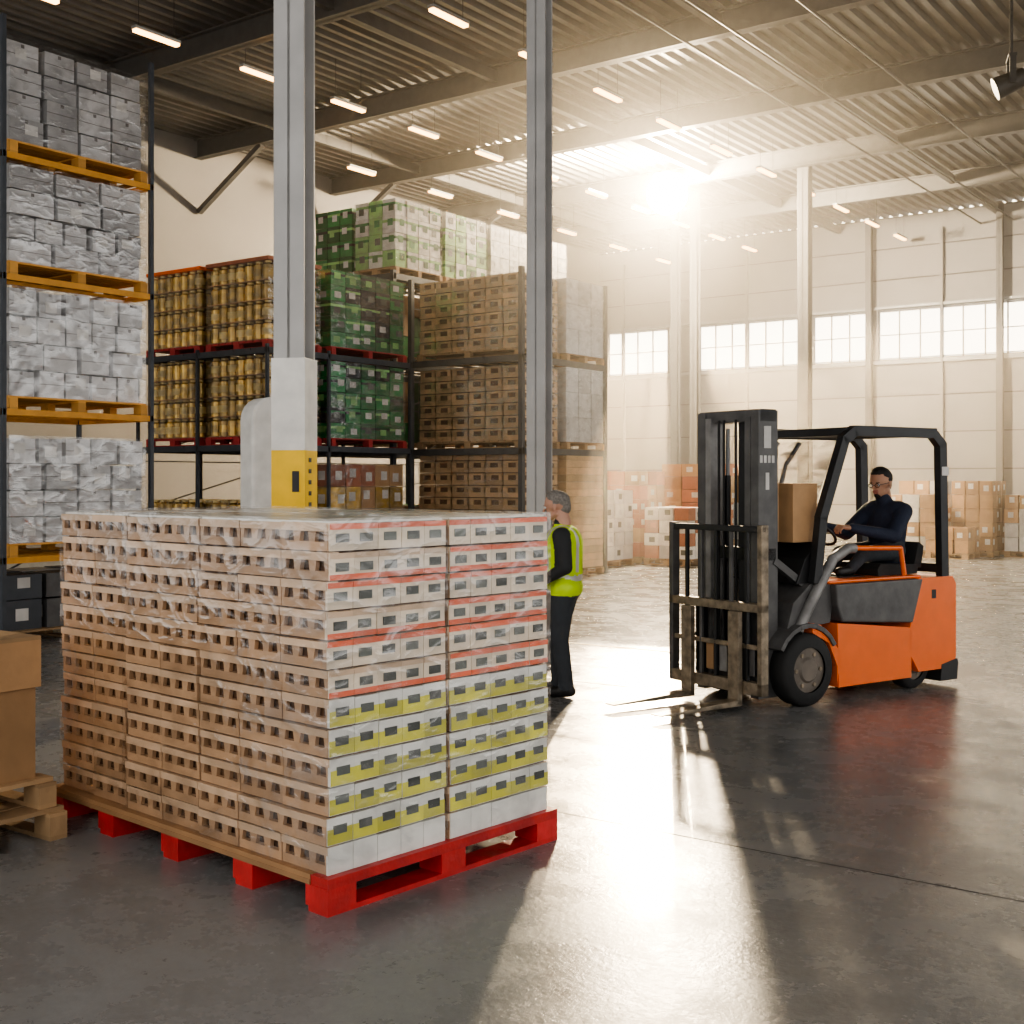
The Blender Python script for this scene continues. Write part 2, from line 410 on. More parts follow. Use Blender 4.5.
# --- middle rack, gold bottles and green cartons
rack('pallet_rack',-18.4,-14.98,13.8,17.45,[2.45,4.05],4.1,pw=.05,xs=[-18.4,-16.77,-15.03],ys=[13.8,15.22,17.39],brace=False,th=.1)
for z in (0,2.45,4.05):
    for (a,b2) in((-18.28,-16.82),(-16.66,-15.1)):
        m=MB();t=pallet(m,a,b2,13.93,15.17,z,pal_dr if z else pal_w);t0=t
        t=drums(m,a+.03,b2-.03,13.96,15.14,t,4,.34 if z<4 else .33,7,6)
        m.wrap(a+.01,b2-.01,13.94,15.16,t0,t,filmB,False)
        if z>4: m.b(a,b2,13.93,15.17,t,t+.06,orange if a<-17 else redc)
        m.make('pallet_of_gold_bottles')
    m=MB();t=pallet(m,-16.9,-15.0,15.32,17.3,z,pal_dr if z else pal_w);t0=t
    if z==0: t=cartons(m,-16.85,-15.05,15.34,17.28,t,4,5,[.4]*5,[brown,redc,gold],.02,label=[whitec])
    else: t=cartons(m,-16.85,-15.05,15.34,17.28,t,4,5,[.27]*5 if z<4 else [.27]*5,[green,green,green,dark],.012,label=[greenL,whitec,labelm],band=[green,greenL,dark])
    m.wrap(-16.87,-15.035,15.33,17.29,t0,t+.01,filmB)
    m.make('pallet_of_green_cartons' if z else 'pallet_of_brown_cartons')
# --- top rack behind
rack('pallet_rack',-17.9,-15.6,17.6,23.9,[2.45,4.15,5.85],5.9,xs=[-17.9,-15.69],ys=[17.6,20.6,23.8],brace=False)
yy=17.7
for (mm,ll,bb) in(([whiteb,whitec,greenL],[green,green,labelm],[green,greenL]),([whiteb,greenL],[green,labelm],[green,whitec]),([whitec,silver],[whitec],[silver]),([silver,whitec],[whitec],[whitec])):
    a,b2=yy,yy+1.42;yy+=1.53
    m=MB();t=pallet(m,-16.75,-15.62,a,b2,5.85,pal_w);t0=t;t=cartons(m,-16.72,-15.65,a+.02,b2-.02,t,3,4,[.33]*4,mm,.012,label=ll,band=bb);m.wrap(-16.73,-15.635,a,b2,t0,t+.01,filmB);m.make('pallet_of_white_cartons')
m=MB();t=pallet(m,-17.88,-16.8,17.72,19.9,5.85,pal_w);cartons(m,-17.85,-16.82,17.74,19.88,t,3,5,[.32]*4,[green],.012,label=[greenL,whitec],band=[greenL,dark]);m.make('pallet_of_green_cartons')
for z in(0,2.45,4.15):
    m=MB();t=pallet(m,-17.75,-15.75,17.8,20.2,z,pal_w);cartons(m,-17.7,-15.8,17.85,20.15,t,3,4,[.4]*3,[brown,green],.02);m.make('pallet_of_brown_cartons')
# --- main rack
rack('pallet_rack',-15.58,-12.85,18.0,20.95,[2.45,4.15],5.75,ys=[18.0,20.86],brace=False)
for z,n in((0,10),(2.45,6),(4.15,6)):
    m=MB();t=pallet(m,-15.45,-12.97,18.12,19.4,z,pal_w);t0=t;t=crates(m,-15.42,-13.0,18.14,19.38,t,n,.232,6,3);m.wrap(-15.43,-12.985,18.13,19.39,t0,t,filmB);m.make('pallet_of_tan_crates')
    m=MB();t=pallet(m,-15.0,-12.86,19.5,20.84,z,pal_w);t0=t
    if z==0: t=cartons(m,-14.98,-12.88,19.5,20.84,t,3,1,[.14]*16,[brownL],.004)
    else: t=cartons(m,-14.98,-12.88,19.5,20.84,t,3,3,[.48]*3,[silver],.01,label=None);m.wrap(-14.99,-12.865,19.49,20.85,t0,t+.01,filmB)
    m.make('pallet_of_brown_boards' if z==0 else 'pallet_of_silver_cartons')
def goods(x,y,wx,wy,hs,mats,lab,name,nx=3,ny=3):
    m=MB();t=pallet(m,x-wx/2,x+wx/2,y-wy/2,y+wy/2,0,pal_w);cartons(m,x-wx/2,x+wx/2,y-wy/2,y+wy/2,t,nx,ny,hs,mats,.02,label=lab,prob=.6);m.make(name)
goods(-14.1,22.6,1.1,1.2,[.3]*5,[whitec,whiteb,silver],[labelm,whitec],'pallet_of_white_cartons')
goods(-14.3,24.3,1.2,1.2,[.32]*6,[redc,brown],[whitec],'pallet_of_red_cartons')
goods(-12.9,24.0,1.1,1.1,[.28]*4,[whitec,redc,whiteb],[redc,labelm],'pallet_of_mixed_cartons')
goods(-13.3,26,1.6,1.2,[.3]*7,[brown,redc],[whitec],'pallet_of_brown_cartons')
goods(-12.6,27.6,1.6,1.2,[.3]*5,[whitec,brown],[whitec],'pallet_of_mixed_cartons')
goods(-9.7,30.6,1.3,1.2,[.34]*4,[brown,whitec],[whitec],'pallet_of_brown_cartons')
goods(-8.4,31.2,1.0,1.2,[.34]*5,[brown],[whitec],'pallet_of_brown_cartons')
goods(-8.6,29.7,1.0,1.0,[.3]*2,[brown],[whitec],'pallet_of_brown_cartons')
goods(-10.0,32.4,1.2,1.2,[.34]*5,[brown,whitec],[whitec],'pallet_of_brown_cartons')
goods(-7.2,31.4,1.0,1.2,[.34]*4,[brown,whitec],[whitec],'pallet_of_brown_cartons')

# --- white stretch wrapper
m=MB()
pts=[(-.2,0),(.2,0),(.2,2.4)]+[(.2*math.cos(t),2.45+.22*math.sin(t)) for t in [i*math.pi/10 for i in range(11)]]+[(-.2,2.4)]
m.prism(pts,-.16,.16,white_p);m.b(.2,.28,-.12,.12,.8,1.3,grey_c)
x,y,_=cam2w(-2.43,12);m.make('stretch_wrapping_machine',(x,y,0),math.radians(36+35),bevel=.03)

# ---------------------------------------------------------------- hero stack
m=MB();PH=.16
W,D=1.52,2.41
for yy in(0,D*.25-.07,D*.5-.07,D*.75-.07,D-.15):
    m.b(0,W,yy,yy+.13,0,.024,pal_r)
    for xx in(0,W/2-.08,W-.16): m.b(xx,xx+.16,yy,yy+.15,.024,PH-.045,pal_r)
    m.b(0.004,W,yy,yy+.13,PH-.045,PH-.022,pal_r)
for i in range(9):
    a=i*W/9
    m.b(a,a+W/9*.86,.12,D,PH-.022,PH,deckw)
m.b(0,W,0,.115,PH-.022,PH,pal_r)
m.b(-.003,.006,.12,D,PH-.044,PH-.022,deckw)
NL=12;LH=.1265
blocks=[(.03,.735),(.765,1.475)]
yb=[(.035,1.0,0),(1.012,1.665,.004),(1.69,2.375,.03)]
for k in range(NL):
    z=PH+.001+k*LH; up=k>=6
    for bi,(a,b_) in enumerate(blocks):
        for yi,(c_,d,rec) in enumerate(yb):
            jx=random.uniform(-.008,.008);jy=random.uniform(-.005,.005)
            a2=a+(rec if bi==0 else 0)+jx; b2=b_+jx*.5; c2=c_+(jy if yi else jy*.6); d2=d-abs(jy)
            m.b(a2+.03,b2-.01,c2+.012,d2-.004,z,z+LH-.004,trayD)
            nu=max(2,round((d2-c2)/.33)); su=(d2-c2)/nu
            for q in range(nu):
                ya=c2+q*su+.002; yb2=c2+(q+1)*su-.002; jo=random.uniform(-.005,.004)
                ax=a2+jo
                m.b(ax-.006,ax+.06,ya,yb2,z+LH*.68,z+LH-random.uniform(.003,.010),traylip)
                m.b(ax,ax+.03,ya,yb2,z+.001,z+LH*.32,tray)
                m.b(b2-.05,b2,ya,yb2,z+LH*.66,z+LH-.006,traylip); m.b(b2-.02,b2,ya,yb2,z+.001,z+LH*.3,tray)
                for s in range(4):
                    st=(yb2-ya)/3.0; cw=st*.36
                    yA=ya+s*st-cw/2; yB=yA+cw
                    yA=max(yA,ya);yB=min(yB,yb2)
                    t=.008
                    V=[(ax,yA,z+LH*.32),(ax,yB,z+LH*.32),(ax,min(yB+t,yb2),z+LH*.69),(ax,max(yA-t,ya),z+LH*.69)]
                    V2=[(p[0]+.022,p[1],p[2]) for p in V]
                    m.add(V+V2,[(0,3,2,1),(4,5,6,7),(0,1,5,4),(1,2,6,5),(2,3,7,6),(3,0,4,7)],tray)
                    m.b(b2-.016,b2,yA,yB,z+LH*.30,z+LH*.67,tray)
            m.b(a2+.05,b2-.02,c2+.02,d2-.001,z+LH*.80,z+LH-.008,traylip)
            m.b(a2+.02,b2-.02,d2-.02,d2,z+.001,z+LH*.8,tray)
            if yi==0:
                n=5 ;st=(b2-a2)/n
                base=cream if up else whiteb
                for i in range(n):
                    u=a2+i*st; jz=random.uniform(-.004,.0); jo=random.uniform(-.004,.003)
                    cf=c2-.004+jo
                    m.b(u+.0012,u+st-.0012,cf,c2+.012,z+.001,z+LH-.006+jz,base)
                    f_=cf-.0025
                    if up:
                        m.b(u+.001,u+st-.001,f_,cf,z+LH*.74,z+LH-.006+jz,redb if (bi==1 or k in(7,9,11)) else traylip)
                        if k in(6,8,10): m.b(u+.001,u+st-.001,f_,cf,z+.002,z+LH*.2,redb)
                    elif k>0:
                        m.b(u+.001,u+st-.001,f_,cf,z+.004,z+LH*.55,lime)
                    if up or k>0:
                        zl=z+LH*(.30 if up else .36)
                        m.b(u+st*.24,u+st*.76,f_-.002,cf,zl,zl+LH*.30,labelm)
# added pale sheets under the film: glow of the top put into colour
zt=PH+NL*LH
for bi,(a,b_) in enumerate(blocks):
    for (c_,d,rec) in yb: m.b(a+.01+rec*(bi==0),b_-.01,c_+.01,d-.01,zt-.006,zt+.004,whiteb)
zt+=.016
m.wrap(.012,.742,.02,1.672,PH+.004,zt,filmA,topm=filmC);m.wrap(.752,1.49,.02,1.672,PH+.004,zt,filmA,topm=filmC);m.wrap(.045,1.48,1.68,2.385,PH+.004,zt,filmA,topm=filmC)
ang=math.radians(84)
stk=m.make('pallet_of_stacked_trays',(-3.678,3.731,0),ang)

# ---------------------------------------------------------------- wood crate at left
m=MB();pallet(m,-6.8,-5.61,2.9,3.78,0,pal_w,h=.16);pallet(m,-6.8,-5.66,2.9,3.75,.161,pal_w,h=.15)
m.b(-6.7,-5.74,2.95,3.68,.312,.78,brown);m.b(-6.72,-5.72,2.93,3.70,.785,1.03,brown)
m.b(-6.72,-5.72,2.93,3.70,1.03,1.05,pal_w)
m.b(-5.739,-5.735,3.3,3.37,.35,.78,brownD)
m.make('wooden_crate_on_pallets')

# ---------------------------------------------------------------- forklift
fx,fy,_=cam2w(2.147,10.43)
FA=math.radians(250)
fl=empty('forklift',(fx,fy,0),FA)
m=MB()
def P(L_,z_): return(-L_,z_)
m.prism([P(.36,.14),P(.40,.42),P(.16,.66),P(.06,.68),P(.06,.60),P(.26,.50),P(.36,.30)][::-1],.34,.5,orange)
m.prism([P(.38,.12),P(1.32,.12),P(1.32,.56),P(.36,.66)],-.5,.5,orange)
m.prism([P(1.32,.30),P(1.42,.16),P(1.90,.16),P(1.95,.26),P(1.95,.92),P(1.90,.99),P(1.42,.99),P(1.30,.56)],-.5,.5,orange)
m.prism([P(1.72,.05),P(1.96,.05),P(1.975,.20),P(1.965,.24),P(1.74,.20)],-.49,.505,dark)
m.b(-1.955,-1.975,-.3,.3,.45,.75,dark)
m.b(-1.60,-1.66,.5,.503,.80,.88,dark)
m.prism([P(-.18,.34),P(.30,.34),P(.40,.62),P(.14,.66),P(-.18,.52)],-.32,.32,fgrey)
m.b(.0,-.40,-.33,.33,.2,.6,fgrey)
body=m.make('body',bevel=.025,parent=fl)
m=MB()
m.prism([P(.42,.665),P(1.34,.60),P(1.48,.985),P(.34,.985),P(.36,.80)],-.505,.505,fgrey)
m.prism([P(.30,.985),P(1.50,.985),P(1.50,1.015),P(.30,1.015)],-.47,.47,orange)
hood=m.make('hood',bevel=.03,parent=fl)
m=MB()
pts=[]
for i in range(9):
    t=math.radians(150-15*i); pts.append((.385*math.cos(t)*1.0,.30+.385*math.sin(t)))
inn=[]
for i in range(9):
    t=math.radians(30+15*i); inn.append((.345*math.cos(t),.30+.345*math.sin(t)))
for s in(1,-1):
    ya,yb_=(.33,.52) if s>0 else(-.52,-.33)
    for i in range(8):
        m.prism([pts[i],pts[i+1],inn[7-i],inn[8-i]],ya,yb_,fgrey)
m.prism([(.18,.62),(-.34,.66),(-.40,.985),(-.10,1.0),(.10,.85)],-.44,.44,fgrey)
m.prism([(.02,1.0),(-.22,1.0),(-.32,1.28),(-.22,1.34),(-.08,1.2)],-.40,.40,dark)
m.tube([(.06,.45,.62),(-.10,.47,.88),(-.34,.47,1.2),(-.52,.47,1.28),(-.60,.47,1.28)],.045,flgrey)
m.tube([(-.60,.44,1.28),(-1.25,.44,1.26),(-1.30,.44,1.02)],.022,orange)
m.cyl((-.30,.1,1.22),(-.56,.1,1.40),.03,.025,dark)
c0=Vector((-.56,.1,1.40));ax=Vector((-.5,0,.62)).normalized();u=Vector((0,1,0));w_=ax.cross(u)
ring=[c0+.17*(math.cos(t)*u+math.sin(t)*w_) for t in [i*math.pi/12 for i in range(25)]]
m.tube(ring,.014,dark,8)
for t in(0,2.1,4.2): m.beam(c0,c0+.17*(math.cos(t)*u+math.sin(t)*w_),.02,.012,dark)
for k in range(3): m.cyl((-.35,-.12-.07*k,1.2),(-.42,-.12-.07*k,1.42),.01,.01,dark,8);m.ball((-.42,-.12-.07*k,1.43),.02,rubber,8)
m.prism([(-1.05,1.015),(-1.58,1.015),(-1.60,1.10),(-1.08,1.12),(-1.04,1.07)],-.16,.36,rubber)
m.prism([(-1.56,1.08),(-1.66,1.06),(-1.70,1.26),(-1.63,1.30)],-.14,.34,rubber)
m.b(-.95,-.62,-.3,.3,1.0,1.02,dark)
m.b(.02,-.27,.0,.36,1.34,1.83,brown);m.b(.03,-.28,.14,.20,1.34,1.832,brownL);m.b(.0,-.25,-.36,-.03,1.34,1.66,whitec);m.b(-.02,-.24,-.34,-.06,1.662,1.90,brown)
m.make('cockpit',bevel=.012,parent=fl)
m=MB()
for s in(1,-1):
    y_=s*.45
    m.beam((-.14,y_,1.0),(-.22,y_,1.55),.07,.09,dark);m.beam((-.21,y_,1.53),(-.50,y_,2.22),.07,.09,dark)
    m.beam((-.47,y_,2.19),(-.62,y_,2.28),.07,.09,dark);m.beam((-.6,y_,2.28),(-1.70,y_,2.28),.07,.09,dark)
    m.beam((-1.68,y_,2.27),(-1.80,y_,2.17),.07,.09,dark);m.beam((-1.79,y_,2.2),(-1.82,y_,.97),.07,.10,dark)
    m.b(-1.86,-1.76,y_+s*.036,y_+s*.042,1.9,1.98,whitec)
for i in range(8): m.b(-.56-.155*i-.025,-.56-.155*i+.015,-.42,.42,2.25,2.30,dark)
m.b(-1.86,-1.78,-.45,.45,1.02,1.10,dark);m.b(-.64,-.54,-.45,.45,2.24,2.31,dark)
m.tube([(-.1,-.42,1.0),(-.15,-.42,1.5),(-.35,-.42,1.95),(-.62,-.42,2.2)],.02,flgrey)
m.tube([(-.64,-.42,1.0),(-.62,-.42,1.7),(-.72,-.42,2.0),(-.9,-.42,2.2)],.02,flgrey)
q=[(-.16,1.35),(-.20,1.6),(-.30,1.85),(-.46,2.08),(-.62,2.2)]
for (a,b2) in zip(q[:-1],q[1:]): m.add([(a[0],-.40,a[1]),(a[0],.40,a[1]),(b2[0],.40,b2[1]),(b2[0],-.40,b2[1])],[(0,1,2,3)],filmC,True)
m.make('overhead_guard',bevel=.01,parent=fl)
def wheel(x,y,r,wd,nm):
    m=MB()
    prof=[(-wd/2,r*.62),(-wd/2,r*.90),(-wd/2+.03,r),(wd/2-.03,r),(wd/2,r*.90),(wd/2,r*.62)]
    n=40
    vs=[];fs=[]
    for i in range(n):
        t=2*math.pi*i/n
        for (yy,rr) in prof: vs.append((x+rr*math.cos(t),y+yy,r+rr*math.sin(t)))
    k=len(prof)
    for i in range(n):
        for j in range(k-1): a=i*k+j;b_=((i+1)%n)*k+j; fs.append((a,b_,b_+1,a+1))
    m.add(vs,fs,rubber,True)
    m.cyl((x,y-wd*.40,r),(x,y+wd*.40,r),r*.62,r*.62,hub,32)
    m.cyl((x,y+wd*.40,r),(x,y+wd*.48,r),r*.36,r*.30,hub,24);m.cyl((x,y-wd*.48,r),(x,y-wd*.40,r),r*.30,r*.36,hub,24)
    for s in(1,-1):
        for i in range(6):
            t=i*math.pi/3;m.cyl((x+r*.47*math.cos(t),y+s*wd*.38,r+r*.47*math.sin(t)),(x+r*.47*math.cos(t),y+s*wd*.44,r+r*.47*math.sin(t)),.018,.018,wornm,6)
    m.make(nm,parent=fl)
wheel(0,.43,.30,.19,'front_wheel_left');wheel(0,-.43,.30,.19,'front_wheel_right')
wheel(-1.45,.36,.21,.16,'rear_wheel_left');wheel(-1.45,-.36,.21,.16,'rear_wheel_right')
# mast
m=MB()
for s in(1,-1):
    m.b(.20,.42,s*.27,s*.36,.08,2.43,fgrey); m.b(.26,.42,s*.20,s*.265,.10,2.38,flgrey if s<0 else fgrey)
    m.cyl((.20,s*.22,.15),(.20,s*.22,1.9),.025,.025,dark);m.cyl((.20,s*.22,1.9),(.20,s*.22,2.3),.018,.018,steel)
    m.beam((-.15,s*.36,.95),(.24,s*.34,1.2),.06,.06,fgrey)
m.b(.22,.40,-.36,.36,2.34,2.44,fgrey);m.b(.22,.36,-.36,.36,1.2,1.3,dark);m.b(.22,.36,-.36,.36,.12,.26,fgrey)
m.b(.28,.32,.03,.11,.2,2.36,dark)
for yy in(-.10,-.04,.10): m.cyl((.42,yy,.3),(.42,yy,2.36),.011,.011,rubber,8)
m.b(.28,.36,.36,.364,2.12,2.3,whitec)
for i in range(4): m.b(.24+.045*i,.27+.045*i,.36,.363,2.0,2.06,whitec)
m.b(.30,.34,.36,.363,1.78,1.92,whitec)
m.make('mast',bevel=.008,parent=fl)
m=MB()
for z0,z1 in((.14,.24),(.80,.87)): m.b(.50,.58,-.55,.55,z0,z1,wornm)
m.b(.45,.50,-.30,-.20,.2,.85,dark);m.b(.45,.50,.20,.30,.2,.85,dark)
m.b(.53,.57,-.55,.55,1.44,1.49,dark);m.b(.53,.56,-.55,.55,.50,.54,wornm)
for i in range(7):
    y_=-.53+i*1.06/6; m.b(.53,.56,y_-.015,y_+.015,.24,1.49,dark if i%2 else fgrey)
for s in(1,-1): m.b(.50,.58,s*.55,s*.50,.14,1.5,wornm if s>0 else fgrey)
for i in (0,2,3,5): m.b(.515,.528,-.45+i*.155,-.36+i*.155,.28,.5,[fgrey,wornm,brown,flgrey,wornm,fgrey][i])
for s in(1,-1):
    m.b(.58,.63,s*.22,s*.34,.05,.8,wornm)
    m.prism([(.58,.04),(1.45,.04),(1.45,.052),(.63,.09),(.58,.09)],s*.22,s*.34,wornm)
m.make('fork_carriage',bevel=.005,parent=fl)

# ---------------------------------------------------------------- people
def capm(p0,p1,r0,r1,side=None,ka=1,kb=1,n=14,k=5):
    p0=Vector(p0);p1=Vector(p1)
    if (p1-p0).length<1e-5: p1=p0+Vector((0,0,1e-4))
    a=(p1-p0).normalized()
    if side is None: u=a.orthogonal().normalized()
    else: u=Vector(side);u=(u-a*u.dot(a)).normalized()
    w_=a.cross(u); vs=[p0-a*r0];fs=[]
    rows=[]
    for i in range(1,k+1): t=-math.pi/2+math.pi/2*i/k;rows.append((p0+a*r0*math.sin(t),r0*math.cos(t)))
    for i in range(0,k): t=math.pi/2*i/k;rows.append((p1+a*r1*math.sin(t),r1*math.cos(t)))
    for c_,r in rows:
        for j in range(n):
            t=2*math.pi*j/n;vs.append(c_+r*(ka*math.cos(t)*u+kb*math.sin(t)*w_))
    vs.append(p1+a*r1);top=len(vs)-1
    for j in range(n): fs.append((0,1+(j+1)%n,1+j))
    for i in range(len(rows)-1):
        for j in range(n): A=1+i*n+j;B=1+i*n+(j+1)%n;fs.append((A,B,B+n,A+n))
    o=1+(len(rows)-1)*n
    for j in range(n): fs.append((o+j,o+(j+1)%n,top))
    return vs,fs
def fuse(name,prims,tags,voxel,smooth,parent,override=None,T=None,extra=None):
    vs=[];fs=[]
    for p in prims:
        a,b_=capm(p['a'],p['b'],p['r'],p.get('q',p['r']),p.get('side'),p.get('ka',1),p.get('kb',1))
        o=len(vs);vs+=[tuple(v) for v in a];fs+=[tuple(o+i for i in f_) for f_ in b_]
    me=bpy.data.meshes.new(name+'_src');me.from_pydata(vs,[],fs);ob=bpy.data.objects.new(name+'_src',me);bpy.context.collection.objects.link(ob)
    rm=ob.modifiers.new('r','REMESH');rm.mode='VOXEL';rm.voxel_size=voxel
    if smooth: sm=ob.modifiers.new('s','SMOOTH');sm.factor=.5;sm.iterations=smooth
    dg=bpy.context.evaluated_depsgraph_get();ev=ob.evaluated_get(dg);m2=bpy.data.meshes.new_from_object(ev)
    bpy.data.objects.remove(ob)
    names=list(tags.keys())
    for k in names:m2.materials.append(tags[k])
    segs=[(Vector(p['a']),Vector(p['b']),p['r'],p.get('q',p['r']),p['t'],max(p.get('ka',1),p.get('kb',1)) ) for p in prims]
    for f_ in m2.polygons:
        c_=f_.center;best=9;bt=None
        for a,b_,r,q,t,kk in segs:
            d=b_-a;l=d.length_squared
            h=0 if l<1e-9 else max(0,min(1,(c_-a).dot(d)/l))
            dist=(c_-(a+d*h)).length-(r+(q-r)*h)*(kk*.5+.5)
            if dist<best:best=dist;bt=t
        if override: bt=override(c_,bt)
        f_.material_index=names.index(bt);f_.use_smooth=True
    m2.name=name
    o=bpy.data.objects.new(name,m2);bpy.context.collection.objects.link(o);o.parent=parent
    if T is not None:o.matrix_local=T
    return o
def head(parent,loc,yaw,pitch,skin,hair,glasses=False,beard=False,nm='head',sc=1.0):
    Y=(0,1,0)
    p=[dict(a=(-.02,0,.03),b=(.012,0,.03),r=.083,side=Y,ka=.93,kb=1.08,t='skin'),
       dict(a=(.03,0,.0),b=(.042,0,-.06),r=.064,q=.045,side=Y,ka=.95,t='skin'),
       dict(a=(.062,0,-.088),b=(.064,0,-.085),r=.026,t='beard' if beard else 'skin'),
       dict(a=(.05,0,-.085),b=(-.01,.045,-.06),r=.024,t='skin'),dict(a=(.05,0,-.085),b=(-.01,-.045,-.06),r=.024,t='skin'),
       dict(a=(.095,0,.008),b=(.116,0,-.024),r=.007,q=.012,t='skin'),
       dict(a=(.086,-.03,.022),b=(.086,.03,.022),r=.011,t='skin'),
       dict(a=(.088,-.018,-.05),b=(.088,.018,-.05),r=.008,t='lip'),dict(a=(.086,-.015,-.062),b=(.086,.015,-.062),r=.009,t='lip'),
       dict(a=(-.012,.08,.012),b=(-.008,.082,-.025),r=.015,q=.011,side=Y,ka=.6,t='skin'),dict(a=(-.012,-.08,.012),b=(-.008,-.082,-.025),r=.015,q=.011,side=Y,ka=.6,t='skin'),
       dict(a=(-.03,0,-.05),b=(-.045,0,-.15),r=.056,q=.058,t='skin'),
       dict(a=(-.035,0,.045),b=(-.005,0,.062),r=.085,side=Y,ka=.97,t='hair'),
       dict(a=(-.06,0,.01),b=(-.065,0,-.02),r=.062,q=.055,t='hair'),
       dict(a=(.03,0,.108),b=(.045,0,.098),r=.030,side=Y,ka=1.5,t='hair')]
    lip=M('lip_'+nm,(.35,.13,.10),.5)
    def ov(c_,t):
        if t=='hair' and c_.x>.045 and c_.z<.085: return 'skin'
        if t=='hair' and c_.x>.0 and c_.z<.03: return 'skin'
        if t=='skin' and c_.x<.0 and c_.z>.02 and abs(c_.y)<.084: return 'hair'
        return t
    T=Matrix.Translation(loc)@Matrix.Rotation(yaw,4,'Z')@Matrix.Rotation(pitch,4,'Y')@Matrix.Scale(sc,4)
    o=fuse(nm,p,{'skin':skin,'hair':hair,'lip':lip,'beard':hair},.005,2,parent,T=T,override=ov)
    m=MB()
    for s in(1,-1):
        m.ball((.083,s*.031,.003),.012,eye_w,12);m.ball((.0925,s*.031,.003),.005,eye_d,8)
        m.beam((.098,s*.018,.022),(.092,s*.046,.022),.006,.006,hair)
        if glasses:
            R_=[Vector((.104,s*.031+.02*math.cos(t),.0+.016*math.sin(t))) for t in [i*math.pi/8 for i in range(17)]]
            m.tube(R_,.0022,eye_d,6);m.beam((.104,s*.05,.005),(-.01,s*.083,.01),.004,.005,eye_d)
    if glasses:m.beam((.106,-.012,.002),(.106,.012,.002),.004,.004,eye_d)
    e=m.make(nm+'_eyes',parent=o)
    return o
def hand(parent,wrist,d,palm_n,thumb_side,curl,skin,nm):
    d=Vector(d).normalized();n=Vector(palm_n);n=(n-d*n.dot(d)).normalized();s=Vector(thumb_side);s=(s-d*s.dot(d)-n*s.dot(n)).normalized()
    w_=Vector(wrist);p=[]
    p.append(dict(a=w_-d*.03,b=w_+d*.02,r=.027,q=.028,t='s',side=s,ka=1.05,kb=.8))
    for o in(-.028,-.009,.011,.029): p.append(dict(a=w_+d*.015+s*o*.6,b=w_+d*.088+s*o,r=.014,q=.0115,t='s'))
    lens=[.062,.078,.084,.074]
    for i,o in enumerate((-.030,-.010,.011,.031)):
        q=w_+d*.088+s*o;ln=lens[i]
        for k,fr in enumerate((.45,.32,.23)):
            ang=curl*(k+1)*(.55)
            dd=d*math.cos(ang)+n*math.sin(ang)
            q2=q+dd*ln*fr;p.append(dict(a=q,b=q2,r=.0095-.0008*k,q=.0088-.0008*k,t='s'));q=q2
    t0=w_+d*.025+s*.024;t1=t0+(s*.75+d*.6+n*.3).normalized()*.038;t2=t1+(d*.8+s*.3+n*.6).normalized()*.03;t3=t2+(d*.7+n*.8).normalized()*.024
    p+=[dict(a=t0,b=t1,r=.014,q=.0115,t='s'),dict(a=t1,b=t2,r=.0112,q=.010,t='s'),dict(a=t2,b=t3,r=.010,q=.0085,t='s')]
    return fuse(nm,p,{'s':skin},.004,1,parent)

# standing worker : faces local +X
wx,wy,_=cam2w(.45,10.55)
wk=empty('warehouse_worker',(wx,wy,0),math.radians(204))
wk.scale=(1.08,1.08,1.0)
Y=(0,1,0)
pr=[dict(a=(-.02,-.075,.93),b=(-.02,.075,.93),r=.125,t='leg'),
 dict(a=(-.01,.09,.90),b=(.02,.10,.50),r=.102,q=.075,t='leg'),dict(a=(.02,.10,.50),b=(-.035,.105,.10),r=.073,q=.062,t='leg'),
 dict(a=(-.01,-.09,.90),b=(.07,-.10,.50),r=.102,q=.075,t='leg'),dict(a=(.07,-.10,.50),b=(.06,-.105,.10),r=.073,q=.062,t='leg'),
 dict(a=(-.065,.105,.055),b=(.12,.12,.045),r=.05,q=.042,side=Y,ka=.95,t='shoe'),dict(a=(.03,-.105,.055),b=(.215,-.12,.045),r=.05,q=.042,side=Y,ka=.95,t='shoe'),
 dict(a=(-.01,0,1.0),b=(.0,0,1.32),r=.150,q=.165,side=Y,ka=1.15,kb=.92,t='vest'),
 dict(a=(.05,0,1.02),b=(.03,0,1.12),r=.14,side=Y,ka=1.05,kb=.9,t='vest'),
 dict(a=(-.01,-.12,1.36),b=(-.01,.12,1.36),r=.105,t='vest'),
 dict(a=(-.01,0,1.40),b=(.02,0,1.49),r=.075,q=.062,t='jacket'),
 dict(a=(-.01,.175,1.385),b=(-.05,.245,1.12),r=.075,q=.060,t='jacket'),dict(a=(-.05,.245,1.12),b=(.17,.19,.98),r=.058,q=.040,t='jacket'),
 dict(a=(-.01,-.175,1.385),b=(-.03,-.245,1.12),r=.075,q=.060,t='jacket'),dict(a=(-.03,-.245,1.12),b=(.18,-.14,1.0),r=.058,q=.040,t='jacket')]
def ov(c_,t):
    if t=='leg' and c_.z>.87: return 'vest'
    if t=='vest':
        if 1.00<c_.z<1.045: return 'tape'
        if abs(c_.y)>.12 and 1.07<c_.z<1.26 and abs(c_.x)<.05: return 'jacket'
        if abs(abs(c_.y)-.095)<.02 and c_.z>1.07: return 'tape'
    return t
fuse('body',pr,{'leg':jeans,'shoe':shoe,'vest':hivis,'jacket':jacket,'tape':reflect},.011,4,wk,override=ov)
head(wk,(.06,0,1.63),math.radians(-10),math.radians(8),skin_a,hair_g,nm='head')
hand(wk,(.195,.185,.965),(.8,-.15,-.45),(0,-1,-.2),(.4,0,.9),.7,skin_a,'hand_left')
hand(wk,(.205,-.13,.985),(.8,.3,-.4),(0,1,-.2),(.4,0,.9),.7,skin_a,'hand_right')

